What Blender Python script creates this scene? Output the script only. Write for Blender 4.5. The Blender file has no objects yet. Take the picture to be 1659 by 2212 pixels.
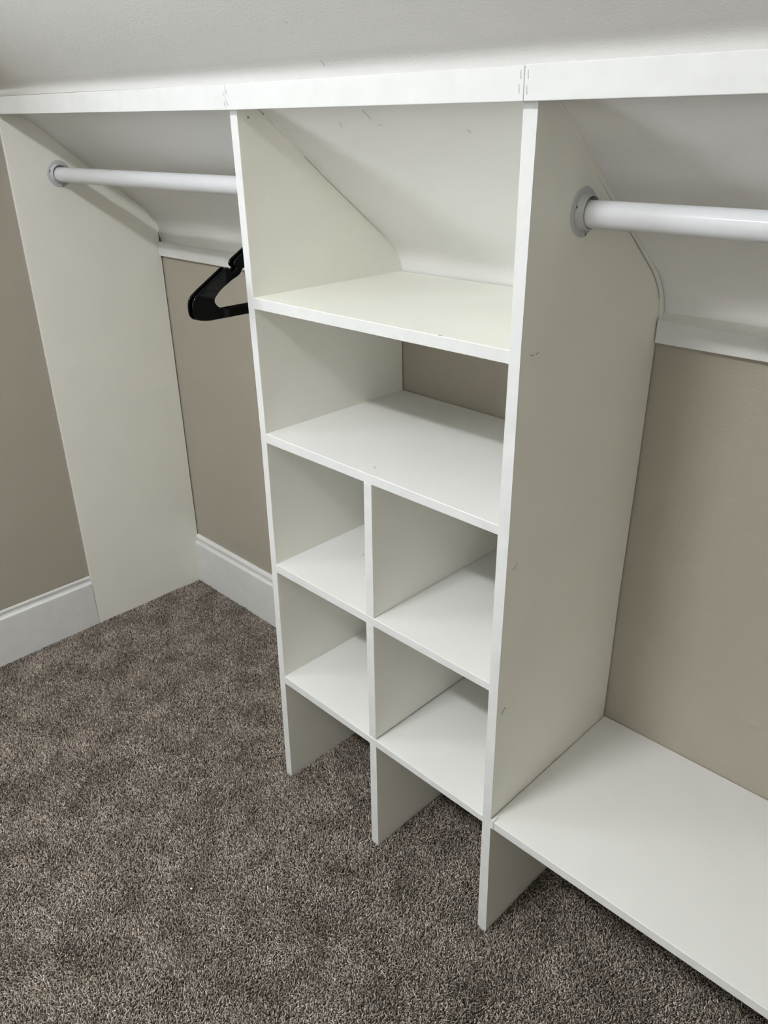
import bpy, bmesh, math, random
import numpy as np
from mathutils import Vector, Matrix
random.seed(4)
S = bpy.context.scene
COL = S.collection

# ------------------------------------------------------------------ camera
cam_d = bpy.data.cameras.new('camera')
cam_d.sensor_fit = 'VERTICAL'; cam_d.sensor_height = 36.0
cam_d.lens = 1710.863 / 2212 * 36.0
cam_d.clip_start = 0.02
cam = bpy.data.objects.new('camera', cam_d); COL.objects.link(cam)
_c = Matrix(((0.71100601, -0.29937911, 0.63627243, 1.12209829),
             (0.70307773, 0.31853489, -0.6357808, -0.79892383),
             (-0.01233548, 0.89939295, 0.436967, 1.3114065),
             (0, 0, 0, 1)))
cam.matrix_world = _c
S.camera = cam

# ------------------------------------------------------------------ light and exposure
S.view_settings.view_transform = 'Standard'
S.view_settings.look = 'None'
S.view_settings.gamma = 1.0
S.view_settings.use_curve_mapping = False
S.view_settings.exposure = 0.02
w = bpy.data.worlds.new('world'); S.world = w; w.use_nodes = True
w.node_tree.nodes['Background'].inputs[0].default_value = (0.75, 0.82, 1.0, 1)
w.node_tree.nodes['Background'].inputs[1].default_value = 0.6

def area(name, loc, direction, sx, sy, power, color, spread=180):
    l = bpy.data.lights.new(name, 'AREA'); l.shape = 'RECTANGLE'; l.size = sx; l.size_y = sy
    l.energy = power; l.color = color; l.spread = math.radians(spread)
    o = bpy.data.objects.new(name, l); COL.objects.link(o)
    o.location = loc; o.rotation_euler = Vector(direction).to_track_quat('-Z', 'Y').to_euler()
    return o
# the closet's ceiling light (a short bar along x) and the window in the left wall
area('ceiling_light', (0.19, -1.42, 2.30), (0, 0, -1), 0.38, 0.09, 25.0, (0.955, 0.98, 1.0))
area('upward_fill', (0.19, -1.42, 2.24), (0, 0, 1), 0.38, 0.12, 84.0, (0.955, 0.98, 1.0))  # added up-facing fill, raises the diffuse bounce off the ceiling
area('window_daylight', (-0.99, -1.22, 1.33), (1, 0, 0), 0.64, 0.90, 16.5, (0.87, 0.95, 1.0))
area('front_fill', (1.25, -2.62, 1.75), (-0.1, 1, 0.0), 0.8, 0.6, 7.0, (0.955, 0.98, 1.0))  # added ambient fill before the front wall, which has no opening

# ------------------------------------------------------------------ materials
def mat(name, col, rough=0.5, bump=0.0, bscale=400, var=0.0, vscale=6, coat=0, spec=0.5, metal=0):
    m = bpy.data.materials.new(name); m.use_nodes = True
    nt = m.node_tree; b = nt.nodes['Principled BSDF']
    b.inputs['Base Color'].default_value = (*col, 1)
    b.inputs['Roughness'].default_value = rough
    b.inputs['Specular IOR Level'].default_value = spec
    b.inputs['Metallic'].default_value = metal
    b.inputs['Coat Weight'].default_value = coat
    tc = nt.nodes.new('ShaderNodeTexCoord')
    if var > 0:
        n = nt.nodes.new('ShaderNodeTexNoise'); n.inputs['Scale'].default_value = vscale
        n.inputs['Detail'].default_value = 5
        r = nt.nodes.new('ShaderNodeMapRange')
        r.inputs[1].default_value = 0.3; r.inputs[2].default_value = 0.7
        r.inputs[3].default_value = 1 - var; r.inputs[4].default_value = 1 + var
        mx = nt.nodes.new('ShaderNodeVectorMath'); mx.operation = 'SCALE'
        mx.inputs[0].default_value = col
        nt.links.new(tc.outputs['Object'], n.inputs['Vector'])
        nt.links.new(n.outputs['Fac'], r.inputs[0]); nt.links.new(r.outputs[0], mx.inputs['Scale'])
        nt.links.new(mx.outputs[0], b.inputs['Base Color'])
    if bump > 0:
        n = nt.nodes.new('ShaderNodeTexNoise'); n.inputs['Scale'].default_value = bscale
        n.inputs['Detail'].default_value = 3
        bp = nt.nodes.new('ShaderNodeBump'); bp.inputs['Distance'].default_value = bump
        bp.inputs['Strength'].default_value = 1.0
        nt.links.new(tc.outputs['Object'], n.inputs['Vector'])
        nt.links.new(n.outputs['Fac'], bp.inputs['Height'])
        nt.links.new(bp.outputs[0], b.inputs['Normal'])
    return m

M_BOARD = mat('painted_board', (0.90, 0.888, 0.818), 0.45, 0.0002, 260, 0.015, 9)
M_SHELF = mat('painted_shelf', (0.82, 0.818, 0.792), 0.42, 0.0002, 260, 0.015, 9)
M_CREAM = mat('cream_shelf', (0.87, 0.87, 0.79), 0.42, 0.0002, 260, 0.015, 9)  # creamier tone, used on the top shelf only
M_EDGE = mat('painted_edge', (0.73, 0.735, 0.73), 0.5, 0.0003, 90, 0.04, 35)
M_TRIM = mat('gloss_trim_paint', (0.75, 0.755, 0.75), 0.55, 0.0002, 120, 0.03, 25, spec=0.2)
M_CEIL = mat('ceiling_paint', (0.86, 0.855, 0.845), 0.62, 0.0004, 330, 0.012, 7)
M_WALL = mat('taupe_wall_paint', (0.372, 0.343, 0.284), 0.60, 0.0006, 330, 0.012, 7)
M_ROD = mat('rod_enamel', (0.70, 0.715, 0.74), 0.55, 0.0, var=0.01, coat=0.5, spec=0.3)
M_ROD.node_tree.nodes['Principled BSDF'].inputs['Coat Roughness'].default_value = 0.07
M_FLANGE = mat('flange_metal', (0.53, 0.54, 0.55), 0.36, var=0.02, vscale=40)
M_SCREW = mat('screw_slot', (0.10, 0.10, 0.10), 0.5, var=0.05, vscale=200)
M_BLACK = mat('black_plastic', (0.0012, 0.0015, 0.0014), 0.10, var=0.1, spec=0.14)
M_DARK = mat('dark_mark', (0.33, 0.32, 0.29), 0.8, var=0.2, vscale=300)
M_SCRATCH = mat('plaster_scratch', (0.60, 0.60, 0.57), 0.8, var=0.1, vscale=300)
M_LINT = mat('lint', (0.85, 0.85, 0.83), 0.9, var=0.05)
M_CAULK = mat('caulk', (0.80, 0.795, 0.74), 0.55, 0.0006, 150, 0.02, 20)

# ------------------------------------------------------------------ helpers
def link(name, bm, m, parent=None, smooth=False):
    bmesh.ops.recalc_face_normals(bm, faces=bm.faces)
    if smooth:
        for e in bm.edges:
            e.smooth = not (len(e.link_faces) == 2 and e.calc_face_angle(0) > math.radians(38))
    me = bpy.data.meshes.new(name); bm.to_mesh(me); bm.free()
    mats = m if isinstance(m, (list, tuple)) else [m]
    for x in mats: me.materials.append(x)
    if smooth:
        for p in me.polygons: p.use_smooth = True
    o = bpy.data.objects.new(name, me); COL.objects.link(o)
    if parent: o.parent = parent
    return o

def struct(o, label=None):
    o['kind'] = 'structure'
    if label: o['label'] = label
    return o

def thing(o, label, cat, group=None, kind=None):
    o['label'] = label; o['category'] = cat
    if group: o['group'] = group
    if kind: o['kind'] = kind
    return o

def empty(name, loc=(0, 0, 0)):
    o = bpy.data.objects.new(name, None); o.location = loc; o.empty_display_size = 0.1
    COL.objects.link(o); return o

def hexa(bm, P, bev=0.0008, front_mat=None):
    """P: 8 corners, order x0y0z0 x1y0z0 x1y1z0 x0y1z0 then the same at z1"""
    vs = [bm.verts.new(p) for p in P]
    fs = [bm.faces.new([vs[i] for i in q]) for q in
          ((0, 3, 2, 1), (4, 5, 6, 7), (0, 1, 5, 4), (1, 2, 6, 5), (2, 3, 7, 6), (3, 0, 4, 7))]
    if front_mat is not None: fs[2].material_index = front_mat
    if bev > 0:
        es = set(e for f in fs for e in f.edges)
        bmesh.ops.bevel(bm, geom=list(es), offset=bev, segments=2, affect='EDGES', profile=0.5)
    return fs

def box(bm, x0, x1, y0, y1, z0, z1, bev=0.0008, front_mat=None):
    return hexa(bm, [(x0, y0, z0), (x1, y0, z0), (x1, y1, z0), (x0, y1, z0),
                     (x0, y0, z1), (x1, y0, z1), (x1, y1, z1), (x0, y1, z1)], bev, front_mat)

def interp(x, T):
    return float(np.interp(x, [a for a, b in T], [b for a, b in T]))

# ------------------------------------------------------------------ the sloping ceiling's profile
ZT = [(-0.90, 1.3820), (-0.40, 1.3755), (0.0, 1.3703), (0.55, 1.3665), (0.85, 1.3640), (1.80, 1.3600)]
# relative profile: y, z - zt ; from the knee wall upwards
PROF = [(0.3625, -0.360), (0.3620, -0.333), (0.3600, -0.312), (0.3545, -0.292), (0.3430, -0.2710), (0.3270, -0.2525),
        (0.3100, -0.2378), (0.2454, -0.1878), (0.1908, -0.1465), (0.1194, -0.0903), (0.0737, -0.0545),
        (0.0404, -0.0305), (0.0, 0.0)]
UP = [(-0.0108, 0.0016), (-0.0128, 0.0082), (-0.0172, 0.0146), (-0.0235, 0.0202), (-0.0310, 0.0250), (-0.0400, 0.0308),
      (-0.12, 0.0914), (-0.3, 0.2286), (-0.7, 0.5334), (-1.28, 0.976)]

def y_back(z, x, gap=0.0015):
    zt = interp(x, ZT) - gap
    T = sorted([(zt + b, a) for a, b in PROF])
    return interp(z, T)

XR = 1.75
bm = bmesh.new()
xs = [-0.95, -0.6, -0.3, -0.1, 0.1, 0.3, 0.5, 0.5625, 0.62, 0.9, 1.3, XR + 0.05]
rows = []
for x in xs:
    zt = interp(x, ZT); ex = 0.009 if x > 0.56 else 0.0
    row = []
    for y, dz in PROF:
        k = min(1, max(0, (y - 0.30) / 0.06))
        row.append(bm.verts.new((x, y + ex * k, zt + dz)))
    for y, dz in UP: row.append(bm.verts.new((x, y, zt + dz)))
    row.append(bm.verts.new((x, -1.36, 2.372)))
    row.append(bm.verts.new((x, -1.60, 2.38)))
    row.append(bm.verts.new((x, -2.75, 2.38)))
    rows.append(row)
for a, b in zip(rows[:-1], rows[1:]):
    for i in range(len(a) - 1): bm.faces.new((a[i], a[i + 1], b[i + 1], b[i]))
ceil = struct(link('ceiling', bm, M_CEIL, smooth=True))
# normals face down into the room
me = ceil.data
if me.polygons[len(me.polygons) // 2].normal.z > 0: me.flip_normals()
sol = ceil.modifiers.new('thickness', 'SOLIDIFY'); sol.thickness = 0.06; sol.offset = -1

# faint scratches on the plaster above the fascia
# ------------------------------------------------------------------ room shell
WX = -0.879
bm = bmesh.new(); box(bm, -1.05, XR + 0.12, 0.36, 0.46, -0.06, 1.036, 0)
struct(link('wall_back', bm, M_WALL))
# left wall with a window opening
WY0, WY1, WZ0, WZ1 = -1.55, -0.88, 0.88, 1.80
bm = bmesh.new()
for (y0, y1, z0, z1) in ((WY1, 0.46, -0.06, 2.5), (-2.75, WY0, -0.06, 2.5), (WY0, WY1, -0.06, WZ0), (WY0, WY1, WZ1, 2.5)):
    box(bm, WX - 0.10, WX, y0, y1, z0, z1, 0)
struct(link('wall_left', bm, M_WALL))
bm = bmesh.new()
c = 0.06
for (y0, y1, z0, z1) in ((WY0 - c, WY0, WZ0 - c, WZ1 + c), (WY1, WY1 + c, WZ0 - c, WZ1 + c), (WY0, WY1, WZ1, WZ1 + c), (WY0, WY1, WZ0 - c, WZ0)):
    box(bm, WX, WX + 0.014, y0, y1, z0, z1, 0.002)
struct(link('window_1', bm, M_TRIM))
bm = bmesh.new(); box(bm, XR, XR + 0.1, -2.75, 0.46, -0.06, 2.5, 0)
struct(link('wall_right', bm, M_WALL))
bm = bmesh.new(); box(bm, -1.05, XR + 0.12, -2.75, -2.65, -0.06, 2.5, 0)
struct(link('wall_front', bm, M_WALL))

# floor: carpet backing, pile comes as a mesh of tufts
def carpet_nodes(m, attr):
    nt = m.node_tree; b = nt.nodes['Principled BSDF']
    b.inputs['Roughness'].default_value = 0.95; b.inputs['Specular IOR Level'].default_value = 0.12
    geo = nt.nodes.new('ShaderNodeTexCoord')
    n1 = nt.nodes.new('ShaderNodeTexNoise'); n1.inputs['Scale'].default_value = 12; n1.inputs['Detail'].default_value = 3
    n2 = nt.nodes.new('ShaderNodeTexNoise'); n2.inputs['Scale'].default_value = 260; n2.inputs['Detail'].default_value = 2
    r1 = nt.nodes.new('ShaderNodeValToRGB')
    r1.color_ramp.elements[0].position = 0.30; r1.color_ramp.elements[0].color = (0.190, 0.161, 0.132, 1)
    r1.color_ramp.elements[1].position = 0.66; r1.color_ramp.elements[1].color = (0.370, 0.320, 0.275, 1)
    r2 = nt.nodes.new('ShaderNodeMapRange'); r2.inputs[1].default_value = 0.3; r2.inputs[2].default_value = 0.7
    r2.inputs[3].default_value = 0.55; r2.inputs[4].default_value = 1.45
    sc = nt.nodes.new('ShaderNodeVectorMath'); sc.operation = 'SCALE'
    nt.links.new(geo.outputs['Object'], n1.inputs['Vector']); nt.links.new(geo.outputs['Object'], n2.inputs['Vector'])
    nt.links.new(n1.outputs['Fac'], r1.inputs[0]); nt.links.new(n2.outputs['Fac'], r2.inputs[0])
    nt.links.new(r1.outputs[0], sc.inputs[0]); nt.links.new(r2.outputs[0], sc.inputs['Scale'])
    out = sc.outputs[0]
    if attr:
        at = nt.nodes.new('ShaderNodeAttribute'); at.attribute_name = 'yarn'
        s2 = nt.nodes.new('ShaderNodeVectorMath'); s2.operation = 'SCALE'
        nt.links.new(out, s2.inputs[0]); nt.links.new(at.outputs['Fac'], s2.inputs['Scale'])
        out = s2.outputs[0]
    nt.links.new(out, b.inputs['Base Color'])
M_CARPET = mat('carpet_backing', (0.1, 0.1, 0.1)); carpet_nodes(M_CARPET, False)
for e in M_CARPET.node_tree.nodes['Color Ramp'].color_ramp.elements: e.color = (0.05, 0.043, 0.036, 1)
M_PILE = mat('carpet_yarn', (0.1, 0.1, 0.1)); carpet_nodes(M_PILE, True)
bm = bmesh.new(); box(bm, -1.05, XR + 0.12, -2.75, 0.46, -0.06, -0.004, 0)
struct(link('floor', bm, M_CARPET))

# ------------------------------------------------------------------ baseboards, ledger strips, fascia boards
BB = [(0, 0.0), (0.0152, 0.0), (0.0152, 0.1330), (0.0146, 0.1365), (0.0100, 0.1395), (0.0082, 0.1440), (0.0088, 0.1490),
      (0.0100, 0.1530), (0.0088, 0.1575), (0.0050, 0.1610), (0.0, 0.1625)]
def baseboard(name, p0, p1, nrm):
    bm = bmesh.new(); ends = []
    for p in (p0, p1):
        ends.append([bm.verts.new((p[0] + nrm[0] * d, p[1] + nrm[1] * d, h - 0.006 if h == 0 else h)) for d, h in BB])
    n = len(BB)
    for i in range(n):
        j = (i + 1) % n; bm.faces.new((ends[0][i], ends[0][j], ends[1][j], ends[1][i]))
    bm.faces.new(ends[0]); bm.faces.new(ends[1][::-1])
    return struct(link(name, bm, M_TRIM))
bl = baseboard('baseboard_left', (WX - 0.0070, -2.65), (WX - 0.0070, -0.0045), (1, 0))
bb = baseboard('baseboard_back', (-0.8702, 0.36), (0.004, 0.36), (0, -1))
baseboard('baseboard_right', (XR, -2.65), (XR, -0.05), (-1, 0))
baseboard('baseboard_front', (WX + 0.01, -2.65), (XR - 0.02, -2.65), (0, 1))

def marks(name, parent, segs, m=M_DARK, label=None):
    """short dark nicks: ((a),(b),width, normal)"""
    bm = bmesh.new()
    for a, b, wd, nr in segs:
        a = Vector(a); b = Vector(b); nr = Vector(nr).normalized(); d = (b - a)
        s = d.normalized().cross(nr) * wd / 2
        off = nr * 0.00025
        vs = [a - s, b - s * 0.5, b + s * 0.5, a + s]
        lo = [bm.verts.new(v - nr * 0.0004) for v in vs]; hi = [bm.verts.new(v + off) for v in vs]
        bm.faces.new(hi); bm.faces.new(lo[::-1])
        for i in range(4): bm.faces.new((lo[i], lo[(i + 1) % 4], hi[(i + 1) % 4], hi[i]))
    o = link(name, bm, m, parent)
    if label: o['label'] = label
    return o

def ex_of(x): return 0.009 if x > 0.5 else 0.0
def ledger(name, x0, x1):
    bm = bmesh.new()
    box(bm, x0, x1, 0.3495, 0.3600, 1.0085, 1.0425, 0.0010)
    o = struct(link(name, bm, M_TRIM))
    # painted filler sloping from the strip up to the plaster
    bm = bmesh.new(); zl, zh = (1.0435, 1.0540) if x0 > 0.5 else (1.0420, 1.0450)
    ys, ye = 0.3503, 0.3640 + ex_of(x0)
    hexa(bm, [(x0, ys, 1.0300), (x1, ys, 1.0300), (x1, ye, 1.0300), (x0, ye, 1.0300),
              (x0, ys, zl), (x1, ys, zl), (x1, ye, zh), (x0, ye, zh)], 0.0006)
    link('caulk_bead', bm, M_CAULK, o)
    return o
ledger('trim_4', -0.8702, 0.0035)
r5 = ledger('trim_5', 0.5655, XR)
marks('nail_mark', r5, [((0.5745, 0.3495, 1.034), (0.5755, 0.3495, 1.0335), 0.0008, (0, -1, 0)),
                        ((0.574, 0.3495, 1.0235), (0.5748, 0.3495, 1.023), 0.0008, (0, -1, 0))])

FT = [(-0.90, 1.3822), (-0.82, 1.3812), (0.0, 1.3722), (0.55, 1.3698), (0.81, 1.3665), (XR, 1.362)]
FB = [(-0.90, 1.3482), (-0.84, 1.3474), (0.02, 1.3376), (0.55, 1.3346), (0.81, 1.3333), (XR, 1.330)]
def fascia(name, x0, x1, y=-0.0110):
    bm = bmesh.new(); b = [interp(x, FB) for x in (x0, x1)]; t = [interp(x, FT) for x in (x0, x1)]
    hexa(bm, [(x0, y, b[0]), (x1, y, b[1]), (x1, 0, b[1]), (x0, 0, b[0]),
              (x0, y, t[0]), (x1, y, t[1]), (x1, 0, t[1] + 0.0005), (x0, 0, t[0] + 0.0005)], 0.0009)
    return struct(link(name, bm, M_TRIM))
f1 = fascia('trim_1', WX, 0.0082)
f2 = fascia('trim_2', 0.0084, 0.5535)
f3 = fascia('trim_3', 0.5543, XR, -0.0114)
def staples(par, pts, y, hgt=0.0085):
    for x, z in pts:
        marks('staple_slit', par, [((x, y, z), (x - 0.0006, y, z + hgt), 0.0007, (0, -1, 0))])
staples(f3, [(0.5592, 1.3555), (0.5585, 1.3410)], -0.0114)
staples(f2, [(0.5495, 1.3560), (0.5480, 1.3425)], -0.0110)
staples(f1, [(0.0040, 1.3570), (0.0045, 1.3430)], -0.0110, 0.006)
staples(f2, [(0.0115, 1.3590), (0.0125, 1.3440)], -0.0110, 0.006)

# ------------------------------------------------------------------ left end panel
def side_panel(name, xo, xi, zlo, parent, m, yf=0.0, ztop=None, yb=0.3575, xref=None):
    """xo/xi: tables z -> x of the outer (left) and inner (right) face"""
    xr_ = xref if xref is not None else interp(0.5, xo)
    top = (interp(xr_, ZT) - 0.0035) if ztop is None else ztop
    zs = [zlo, 0.09, 0.18, 0.27, 0.36, 0.45, 0.545, 0.63, 0.72, 0.817, 0.9, 0.97, 1.02, 1.04, 1.05, 1.06, 1.07, 1.08, 1.09,
          1.10, 1.11, 1.12, 1.13, 1.16, 1.2, 1.24, 1.28, 1.32, top]
    zs = [z for z in zs if z <= top and z >= zlo]
    bm = bmesh.new(); R = []
    for z in zs:
        y1 = min(yb, y_back(z, xr_)) if z > 1.0 else yb
        y1 = max(y1, yf + 0.003)
        a, b = interp(z, xo), interp(z, xi)
        e = 0.0007
        R.append([bm.verts.new(v) for v in ((a + e, yf, z), (b - e, yf, z), (b, yf + e, z), (b, y1, z), (a, y1, z), (a, yf + e, z))])
    for p, q in zip(R[:-1], R[1:]):
        for i in range(6):
            j = (i + 1) % 6
            f = bm.faces.new((p[i], p[j], q[j], q[i]))
            if i == 0: f.material_index = 1
    bm.faces.new(R[0][::-1]); bm.faces.new(R[-1])
    return link(name, bm, m, parent)

end = side_panel('closet_end_panel', [(0, WX + 0.0004), (1.4, WX + 0.0004)], [(0, -0.8707), (1.4, -0.8707)], -0.004, None, [M_BOARD, M_EDGE], yf=-0.0035,
                 ztop=1.3775, yb=0.3565)
thing(end, 'tall white painted side panel lining the left wall, under the left rod flange', 'panel')
# brown crack where panel and baseboard meet
pl = marks('crack', end, [((-0.8706, -0.0046, 0.002), (-0.8706, -0.0036, 0.07), 0.0012, (1, 0, 0)),
                          ((-0.8706, -0.0036, 0.07), (-0.8706, -0.0040, 0.13), 0.0009, (1, 0, 0))])

# ------------------------------------------------------------------ shelf tower
tower = empty('shelf_tower', (0.283, 0.18, 0))
thing(tower, 'tall white painted shelf tower with four open cubbies under two wide shelves', 'shelving unit')
def P(o):
    """parent to the tower keeping world coordinates"""
    o.matrix_parent_inverse = Matrix.Translation(-tower.location); return o
LO = [(0, -0.0012), (0.27, 0.0036), (0.545, 0.0078), (0.817, 0.0092), (1.057, 0.0045), (1.338, -0.0004), (1.37, -0.0004)]
LI = [(0, 0.0169), (0.27, 0.0208), (0.545, 0.0238), (0.817, 0.0252), (1.057, 0.0214), (1.338, 0.0180), (1.37, 0.0180)]
RO = [(0, 0.5676), (0.27, 0.5630), (0.545, 0.5612), (0.817, 0.5632), (1.057, 0.5632), (1.338, 0.5655), (1.37, 0.5657)]
RI = [(0, 0.5500), (0.27, 0.5473), (0.545, 0.5457), (0.817, 0.5457), (1.057, 0.5476), (1.338, 0.5474), (1.37, 0.5474)]
lp = P(side_panel('side_panel', LO, LI, -0.004, tower, [M_BOARD, M_EDGE], yb=0.3570))
rp = P(side_panel('side_panel', RO, RI, -0.004, tower, [M_BOARD, M_EDGE], yb=0.3565))

def shelf(name, zlL, zhL, zlR, zhR, xa, xb, yb, par=tower):
    bm = bmesh.new()
    hexa(bm, [(xa, 0.0003, zlL), (xb, 0.0003, zlR), (xb, yb, zlR), (xa, yb, zlL),
              (xa, 0.0003, zhL), (xb, 0.0003, zhR), (xb, yb, zhR), (xa, yb, zhL)], 0.0009, 1)
    return P(link(name, bm, [M_SHELF, M_EDGE], par))
s2 = shelf('shelf', 1.0400, 1.0588, 1.0425, 1.0602, 0.0205, 0.5480, 0.3555)
s3 = shelf('shelf', 0.8012, 0.8194, 0.8005, 0.8154, 0.0248, 0.5462, 0.3570)
s4 = shelf('shelf', 0.5310, 0.5498, 0.5306, 0.5449, 0.0236, 0.5462, 0.3570)
s5 = shelf('shelf', 0.2600, 0.2783, 0.2560, 0.2698, 0.0206, 0.5478, 0.3570)
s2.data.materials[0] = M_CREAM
def divider(z0, z1, x0, x1, x2=None, x3=None):
    x2 = x0 if x2 is None else x2; x3 = x1 if x3 is None else x3
    bm = bmesh.new()
    hexa(bm, [(x0, 0.0006, z0), (x1, 0.0006, z0), (x1, 0.357, z0), (x0, 0.357, z0),
              (x2, 0.0006, z1), (x3, 0.0006, z1), (x3, 0.357, z1), (x2, 0.357, z1)], 0.0008, 1)
    return P(link('divider', bm, [M_BOARD, M_EDGE], tower))
divider(-0.004, 0.2580, 0.2734, 0.2923, 0.2752, 0.2919)
divider(0.2770, 0.5308, 0.2741, 0.2915, 0.2735, 0.2917)
divider(0.5475, 0.8008, 0.2745, 0.2930, 0.2764, 0.2937)

# caulk bead along the slope, outside of the right panel and inside of the left one
def bead(par, x, nx, r, gap, y0=0.03, wob=0.0005):
    bm = bmesh.new(); pts = []
    zt = interp(x, ZT)
    T = sorted([(a, zt + b) for a, b in PROF])
    for i in range(60):
        y = y0 + (0.3615 - y0) * (i / 59) ** 0.75
        pts.append(Vector((x, y, interp(y, T))))
    ring = []
    for i, p in enumerate(pts):
        a = pts[max(0, i - 1)]; b = pts[min(59, i + 1)]; t = (b - a).normalized()
        nrm = Vector((0, -t.z, t.y)); nrm = nrm if nrm.y * -1 + nrm.z * -1 > 0 else -nrm
        rr = r + random.uniform(-wob, wob)
        ring.append([bm.verts.new(p + Vector((nx * rr * 0.9 * math.cos(k), 0, 0)) + nrm * (rr * math.sin(k))) for k in
                     [j * math.pi / 8 - 0.2 for j in range(9)]])
    for a, b in zip(ring[:-1], ring[1:]):
        for j in range(8): bm.faces.new((a[j], a[j + 1], b[j + 1], b[j]))
        bm.faces.new((a[8], a[0], b[0], b[8]))
    o = link('caulk_bead', bm, M_CAULK, par, smooth=True)
    return o
bead(rp, 0.5645, 1, 0.0042, 0)
bead(lp, 0.0200, 1, 0.0022, 0, 0.05)
bead(end, -0.8708, 1, 0.0020, 0, 0.03)

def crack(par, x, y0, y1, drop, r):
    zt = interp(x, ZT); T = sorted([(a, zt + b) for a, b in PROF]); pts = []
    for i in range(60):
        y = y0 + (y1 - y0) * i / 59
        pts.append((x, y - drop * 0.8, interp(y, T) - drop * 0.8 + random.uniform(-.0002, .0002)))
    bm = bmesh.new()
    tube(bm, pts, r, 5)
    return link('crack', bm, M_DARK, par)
def tube(bm, pts, r, n=10, closed=False):
    N = len(pts); R = []
    for i, p in enumerate(pts):
        a = pts[(i - 1) % N] if closed or i > 0 else pts[0]; b = pts[(i + 1) % N] if closed or i < N - 1 else pts[-1]
        t = (Vector(b) - Vector(a)).normalized(); u = Vector((1, 0, 0)); v = t.cross(u).normalized()
        R.append([bm.verts.new(Vector(p) + r * (u * math.cos(2 * math.pi * k / n) + v * math.sin(2 * math.pi * k / n))) for k in range(n)])
    for i in (range(N) if closed else range(N - 1)):
        a, b = R[i], R[(i + 1) % N]
        for k in range(n): bm.faces.new((a[k], a[(k + 1) % n], b[(k + 1) % n], b[k]))
    if not closed: bm.faces.new(R[0]); bm.faces.new(R[-1][::-1])
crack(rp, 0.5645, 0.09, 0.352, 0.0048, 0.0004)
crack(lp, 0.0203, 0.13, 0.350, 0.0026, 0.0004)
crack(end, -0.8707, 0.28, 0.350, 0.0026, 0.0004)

# ------------------------------------------------------------------ bench shelf on the right
bm = bmesh.new()
hexa(bm, [(0.5640, -0.0016, 0.2575), (XR - 0.002, -0.0016, 0.2600), (XR - 0.002, 0.3588, 0.2600), (0.5640, 0.3588, 0.2575),
          (0.5640, -0.0016, 0.2745), (XR - 0.002, -0.0016, 0.2757), (XR - 0.002, 0.3588, 0.2757), (0.5640, 0.3588, 0.2745)], 0.0010, 1)
bench = thing(link('bench_shelf', bm, [M_SHELF, M_EDGE]), 'low deep white bench shelf running from the tower to the right, above the carpet', 'shelf')
bm = bmesh.new(); box(bm, 0.5655, 0.5715, -0.0030, 0.012, 0.2585, 0.2765, 0.0012)
link('filler_block', bm, M_EDGE, bench)

# ------------------------------------------------------------------ rods
def lathe(bm, prof, cx, cy, cz, sgn=1, n=48):
    """prof: (dx along x, radius)"""
    R = []
    for dx, r in prof:
        R.append([bm.verts.new((cx + sgn * dx, cy + r * math.cos(2 * math.pi * k / n), cz + r * math.sin(2 * math.pi * k / n))) for k in range(n)])
    for a, b in zip(R[:-1], R[1:]):
        for k in range(n): bm.faces.new((a[k], a[(k + 1) % n], b[(k + 1) % n], b[k]))
    return R
RR = 0.0165
FL = [(0.0, 0.0292), (0.0008, 0.0296), (0.0016, 0.0288), (0.0020, 0.0260), (0.0024, 0.0222), (0.0040, 0.0212), (0.0085, 0.0205),
      (0.0115, 0.0203), (0.0122, 0.0197), (0.0118, 0.0190), (0.0060, 0.0188), (0.0010, 0.0188)]
def rod(x0, x1, y0, z0, y1, z1, label, a0):
    root = empty('closet_rod', ((x0 + x1) / 2, (y0 + y1) / 2, (z0 + z1) / 2))
    inv = Matrix.Translation(-root.location)
    thing(root, label, 'closet rod', 'closet hanging rods')
    bm = bmesh.new(); n = 48; R = []
    for x, y, z in ((x0 + 0.001, y0, z0), (x1 - 0.001, y1, z1)):
        R.append([bm.verts.new((x, y + RR * math.cos(2 * math.pi * k / n), z + RR * math.sin(2 * math.pi * k / n))) for k in range(n)])
    for k in range(n): bm.faces.new((R[0][k], R[0][(k + 1) % n], R[1][(k + 1) % n], R[1][k]))
    bm.faces.new(R[0]); bm.faces.new(R[1][::-1])
    o = link('pole', bm, M_ROD, root, smooth=True); o.matrix_parent_inverse = inv
    for (x, y, z, s) in ((x0, y0, z0, 1), (x1, y1, z1, -1)):
        bm = bmesh.new(); lathe(bm, FL, x, y + 0.0003, z + 0.0018, s)
        f = link('flange', bm, M_FLANGE, root, smooth=True); f.matrix_parent_inverse = inv
        for k in range(3):
            a = a0 + k * 2 * math.pi / 3
            bm = bmesh.new(); cy, cz = y + 0.0244 * math.cos(a), z + 0.0244 * math.sin(a)
            Rr = lathe(bm, [(0.0012, 0.0037), (0.0027, 0.0037), (0.0027, 0.0030), (0.0038, 0.0024), (0.0041, 0.0012)], x, cy, cz, s, 20)
            bm.faces.new(Rr[-1])
            sc = link('screw', bm, M_FLANGE, f, smooth=True)
            for q in range(2):
                b2 = bmesh.new(); l, t_ = (0.0017, 0.0005) if q else (0.0005, 0.0017)
                box(b2, min(x + s * 0.0030, x + s * 0.0044), max(x + s * 0.0030, x + s * 0.0044), cy - l, cy + l, cz - t_, cz + t_, 0)
                # slot of the cross head joined to the screw
                tmp = bpy.data.meshes.new('t'); b2.to_mesh(tmp); b2.free()
                bj = bmesh.new(); bj.from_mesh(sc.data); nb = len(bj.faces); bj.from_mesh(tmp)
                bj.faces.ensure_lookup_table()
                for fc in bj.faces[nb:]: fc.material_index = 1
                bj.to_mesh(sc.data); bj.free(); bpy.data.meshes.remove(tmp)
                if len(sc.data.materials) < 2: sc.data.materials.append(M_SCREW)
    return root
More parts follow.
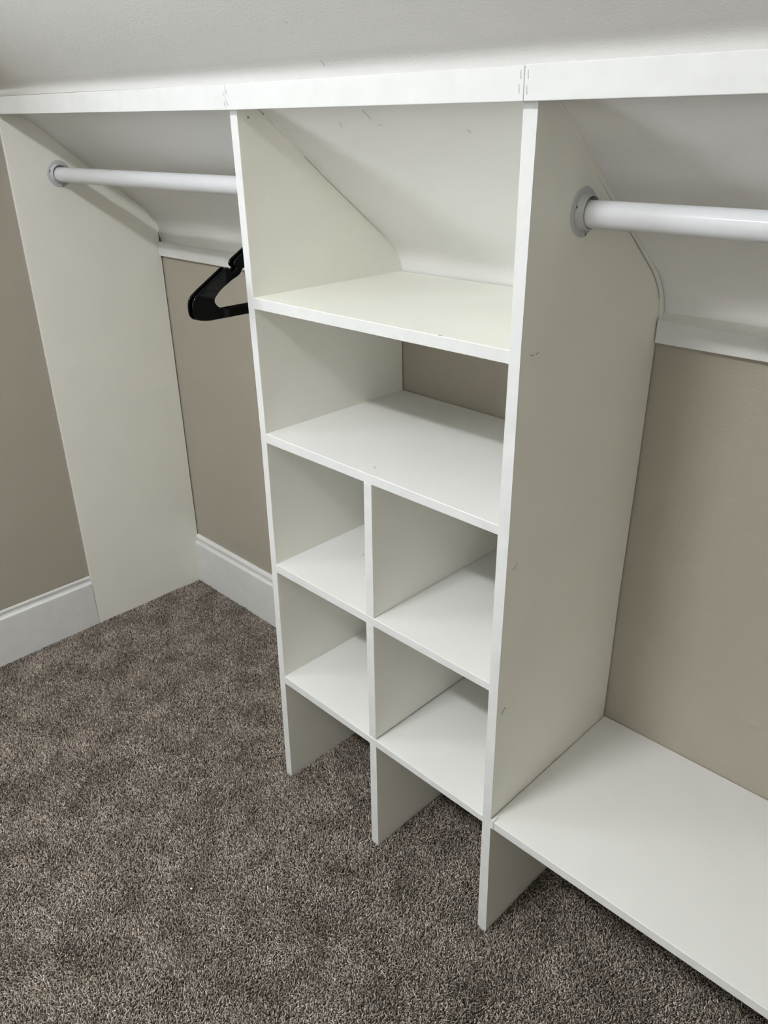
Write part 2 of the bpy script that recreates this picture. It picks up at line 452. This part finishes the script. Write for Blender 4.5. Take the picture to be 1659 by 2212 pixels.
rodL = rod(-0.8707, interp(1.22, LO), 0.1125, 1.2195, 0.1125, 1.2195, 'white round closet rod in the left bay, running from the left wall to the tower', 2.75)
rodR = rod(interp(1.21, RO), XR, 0.1130, 1.2125, 0.1130, 1.2100, 'white round closet rod in the right bay above the bench shelf', 2.75)

# ------------------------------------------------------------------ hangers
def round_path(pts, rad, seg=6, closed=True):
    out = []; N = len(pts)
    for i in range(N):
        p = Vector(pts[i]); r = rad[i] if isinstance(rad, (list, tuple)) else rad
        if (not closed and i in (0, N - 1)) or r <= 0: out.append(p); continue
        a = Vector(pts[(i - 1) % N]); b = Vector(pts[(i + 1) % N])
        d1 = min(r, (a - p).length * 0.49); d2 = min(r, (b - p).length * 0.49); d = min(d1, d2)
        s = p + (a - p).normalized() * d; e = p + (b - p).normalized() * d
        for k in range(seg + 1):
            t = k / seg; out.append(s * (1 - t) ** 2 + p * 2 * t * (1 - t) + e * t ** 2)
    return out

def hanger_body():
    # u (along the shoulder), z relative to the rod centre
    zc = 1.2195
    half = [(0.0, 1.172, 0), (-0.010, 1.169, 0.006), (-0.1085, 1.1135, 0.004), (-0.1125, 1.1075, 0.003), (-0.1070, 1.1030, 0.003), (-0.1085, 1.0990, 0.003), (-0.1150, 1.0945, 0.003),
            (-0.1205, 1.0935, 0.003), (-0.1235, 1.0975, 0.003), (-0.1280, 1.1030, 0.004),
            (-0.1800, 1.0725, 0.010), (-0.1990, 1.0600, 0.022), (-0.1990, 1.0300, 0.016), (-0.1760, 1.0250, 0.012)]
    outer = half + [(-u, z, r) for u, z, r in half[::-1] if u != 0.0]
    o2 = round_path([(0, u, z - zc) for u, z, r in outer], [r for u, z, r in outer])
    ih = [(0.0, 1.148, 0.01), (-0.100, 1.0990, 0.004), (-0.1030, 1.0925, 0.004), (-0.1120, 1.0878, 0.004), (-0.1200, 1.0850, 0.004), (-0.1450, 1.0715, 0.010), (-0.1640, 1.0540, 0.014), (-0.1490, 1.0368, 0.014)]
    inner = ih + [(-u, z, r) for u, z, r in ih[::-1] if u != 0.0]
    i2 = round_path([(0, u, z - zc) for u, z, r in inner], [r for u, z, r in inner])
    cu = bpy.data.curves.new('tmp', 'CURVE'); cu.dimensions = '2D'; cu.fill_mode = 'BOTH'
    cu.extrude = 0.0016; cu.bevel_depth = 0.0006; cu.bevel_resolution = 1
    for loop in (o2, i2):
        s = cu.splines.new('POLY'); s.points.add(len(loop) - 1); s.use_cyclic_u = True
        for k, p in enumerate(loop): s.points[k].co = (p[1], p[2], 0, 1)
    to = bpy.data.objects.new('tmp', cu); me = bpy.data.meshes.new_from_object(to)
    # local (x,y,z) -> world (z, x, y)
    me.transform(Matrix(((0, 0, 1, 0), (1, 0, 0, 0), (0, 1, 0, 0), (0, 0, 0, 1))))
    bm = bmesh.new(); bm.from_mesh(me)
    bpy.data.objects.remove(to); bpy.data.curves.remove(cu); bpy.data.meshes.remove(me)
    tube(bm, o2, 0.0024, 10, True)
    tube(bm, i2, 0.0018, 8, True)
    return bm
def make_hanger(x, yc, label):
    root = empty('coat_hanger', (x, yc, 1.2195))
    thing(root, label, 'hanger', 'black hangers on the left rod')
    b = link('hanger_body', hanger_body(), M_BLACK, root, smooth=True)
    bm = bmesh.new(); pts = [(0, 0, -0.050), (0, 0, -0.034), (0, 0.003, -0.026)]
    r = 0.0206; c0 = RR + 0.0028 - r - 0.0
    for k in range(25):
        a = math.radians(-50 + k * (230 / 24))
        pts.append((0, r * math.cos(a), c0 + r * math.sin(a)))
    tube(bm, pts, 0.0027, 12)
    link('hook', bm, M_BLACK, root, smooth=True)
    return root
h1 = make_hanger(-0.0392, 0.1125, 'black coat hanger on the left rod, mostly hidden behind the other hanger')
h2 = h1.copy(); COL.objects.link(h2); h2.location = (-0.0250, 0.1145, 1.2195); h2.rotation_euler = (0.0, 0, math.radians(-1.0))
for ch in list(h1.children):
    cc = ch.copy(); COL.objects.link(cc); cc.parent = h2
h2['label'] = 'black coat hanger on the left rod, in front of the other, its face showing'

# ------------------------------------------------------------------ carpet pile (uncountable tufts in one mesh)
def pile():
    rng = np.random.default_rng(7)
    sp = 0.0027
    def grid(step, y0):
        a, b = np.meshgrid(np.arange(-0.872, XR - 0.018, step), np.arange(y0, 0.356, step))
        return a.ravel(), b.ravel()
    def near(X, Y): return (Y > -0.86) & (Y > -0.55 - (X + 0.9) * 0.9) & ((X < 0.75) | (Y > -0.55)) & (X < 1.25)
    X, Y = grid(sp, -0.95); k = near(X, Y); X, Y = X[k], Y[k]
    X2, Y2 = grid(0.0042, -2.63); k = ~near(X2, Y2); X2, Y2 = X2[k], Y2[k]
    wide = np.concatenate([np.ones(len(X)), np.full(len(X2), 1.5)])
    X = np.concatenate([X, X2]); Y = np.concatenate([Y, Y2]); keep = np.ones(len(X), bool)
    # nothing where boards stand
    for a, b in ((-0.001, 0.0172), (0.2738, 0.2925), (0.5503, 0.5678)):
        keep &= ~((X > a - 0.0008) & (X < b + 0.0008) & (Y > -0.0005))
    keep &= ~((Y > 0.343) & (X < 0.0))
    X = X[keep]; Y = Y[keep]; wide = wide[keep]; n = len(X)
    X = X + rng.uniform(-sp * .5, sp * .5, n); Y = Y + rng.uniform(-sp * .5, sp * .5, n)
    # lie of the pile: smooth field from random waves
    def field(seed, sc):
        r = np.random.default_rng(seed); f = np.zeros(n)
        for _ in range(14):
            k = r.normal(0, sc, 2); ph = r.uniform(0, 6.28); f += np.sin(k[0] * X + k[1] * Y + ph)
        return f / 2.6
    lx = 0.0008 * field(1, 34); ly = 0.0008 * field(2, 34); hh = 1 + 0.09 * field(3, 42)
    h = rng.uniform(0.0052, 0.0071, n) * hh; r0 = rng.uniform(0.0009, 0.0017, n) * wide
    ax = rng.normal(0, 0.0033, n) + lx; ay = rng.normal(0, 0.0033, n) + ly
    th = rng.uniform(0, 6.283, n)
    K = 3; V = np.zeros((n, 2 * K + 1, 3))
    for k in range(K):
        a = th + k * 2 * np.pi / K
        V[:, k, 0] = X + r0 * np.cos(a); V[:, k, 1] = Y + r0 * np.sin(a); V[:, k, 2] = -0.0045
        V[:, K + k, 0] = X + ax * .75 + 0.95 * r0 * np.cos(a + .6); V[:, K + k, 1] = Y + ay * .75 + 0.95 * r0 * np.sin(a + .6)
        V[:, K + k, 2] = -0.0045 + h * .82
    V[:, 2 * K, 0] = X + ax; V[:, 2 * K, 1] = Y + ay; V[:, 2 * K, 2] = -0.0045 + h
    # keep yarn from poking through the boards at the room's edges
    V[:, :, 0] = np.maximum(V[:, :, 0], -0.8704)
    F = []
    for k in range(K):
        j = (k + 1) % K
        F += [(k, j, K + j), (k, K + j, K + k), (K + k, K + j, 2 * K)]
    F = np.array(F); nf = len(F)
    idx = (np.arange(n)[:, None, None] * (2 * K + 1) + F[None]).reshape(-1)
    me = bpy.data.meshes.new('carpet_pile')
    me.vertices.add(n * (2 * K + 1)); me.vertices.foreach_set('co', V.reshape(-1).astype(np.float32))
    me.loops.add(len(idx)); me.loops.foreach_set('vertex_index', idx.astype(np.int32))
    me.polygons.add(n * nf); me.polygons.foreach_set('loop_start', (np.arange(n * nf) * 3).astype(np.int32))
    me.update(calc_edges=True)
    col = np.clip(rng.normal(1.0, 0.42, n), 0.30, 2.3)
    col[rng.random(n) < 0.03] *= 1.55
    at = me.attributes.new('yarn', 'FLOAT', 'POINT'); at.data.foreach_set('value', np.repeat(col, 2 * K + 1).astype(np.float32))
    me.materials.append(M_PILE)
    o = bpy.data.objects.new('carpet_pile', me); COL.objects.link(o)
    return thing(o, 'brown grey cut pile of the wall to wall carpet', 'carpet', kind='stuff')
pile()

def lint(x, y, r, label):
    bm = bmesh.new(); bmesh.ops.create_icosphere(bm, subdivisions=2, radius=r)
    for v in bm.verts: v.co = Vector((v.co.x * random.uniform(.8, 1.2), v.co.y * random.uniform(.8, 1.2), v.co.z * 0.6))
    o = link('lint_speck', bm, M_LINT, smooth=True); o.location = (x, y, 0.0035)
    thing(o, label, 'lint'); return o
lint(0.1097, -0.3231, 0.0022, 'tiny white crumb lying on the open carpet left of the tower feet, nearest the viewer')
lint(-0.7858, 0.3142, 0.0016, 'tiny white crumb on the carpet in the far corner by the back baseboard')

# ------------------------------------------------------------------ nicks, nail holes and scuffs
def M2(name, par, segs, m=M_DARK):
    o = marks(name, None, segs, m); o.parent = par
    if par.parent is not None: o.matrix_parent_inverse = par.matrix_parent_inverse.copy() if False else Matrix()
    return o
def xo(z, T): return interp(z, T)
for sg in [((xo(.985, RO) + .0003, 0.022, 1.0520), (xo(.985, RO) + .0003, 0.030, 1.0515), 0.0010, (1, 0, 0)),
           ((xo(.985, RO) + .0003, 0.034, 1.0510), (xo(.985, RO) + .0003, 0.040, 1.0530), 0.0009, (1, 0, 0)),
           ((xo(.72, RO) + .0004, 0.016, 0.745), (xo(.72, RO) + .0004, 0.026, 0.751), 0.0008, (1, 0, 0)),
           ((xo(.45, RO) + .0004, 0.013, 0.487), (xo(.45, RO) + .0004, 0.022, 0.496), 0.0010, (1, 0, 0))]:
    marks('scuff_mark', rp, [sg])
marks('nail_hole', lp, [((xo(1.33, LI), 0.019, 1.3275), (xo(1.33, LI), 0.0235, 1.3275), 0.0040, (1, 0, 0))])
marks('chip_mark', s3, [((0.2745, 0.028, 0.8178), (0.2800, 0.023, 0.8178), 0.0010, (0, 0, 1))])
marks('chip_mark', s2, [((0.428, 0.0025, 1.0601), (0.437, 0.0022, 1.0601), 0.0022, (0, 0, 1))])
marks('chip_mark', s4, [((0.238, 0.075, 0.5483), (0.240, 0.085, 0.5483), 0.0012, (0, 0, 1))])

CN = (0, -0.606, -0.795)
for a, b in (((0.2424, -0.0800, 1.4309), (0.2445, -0.0769, 1.4286)), ((0.2465, -0.0270, 1.3906), (0.2454, -0.0193, 1.3847)),
             ((0.2449, 0.0466, 1.3345), (0.2447, 0.0616, 1.3231)), ((0.2482, 0.0716, 1.3155), (0.2581, 0.0717, 1.3154)),
             ((0.4048, 0.0788, 1.3100), (0.4070, 0.0838, 1.3062)), ((0.1763, 0.0665, 1.3193), (0.1695, 0.0761, 1.3120))):
    z = lambda p: (p[0], p[1], interp(p[0], ZT) - 0.762 * p[1] - 0.0002)
    marks('scratch', ceil, [(z(a), z(b), 0.0005, CN)], M_SCRATCH)
marks('chip_mark', s4, [((0.1146, 0.1508, 0.5490), (0.1214, 0.1390, 0.5490), 0.0008, (0, 0, 1))])
marks('nail_mark', bl, [((-0.8706, -0.192, 0.0235), (-0.8706, -0.1905, 0.0240), 0.0014, (1, 0, 0))])
marks('scuff_mark', bl, [((-0.8706, -0.062, 0.0572), (-0.8706, -0.054, 0.0568), 0.0012, (1, 0, 0))])
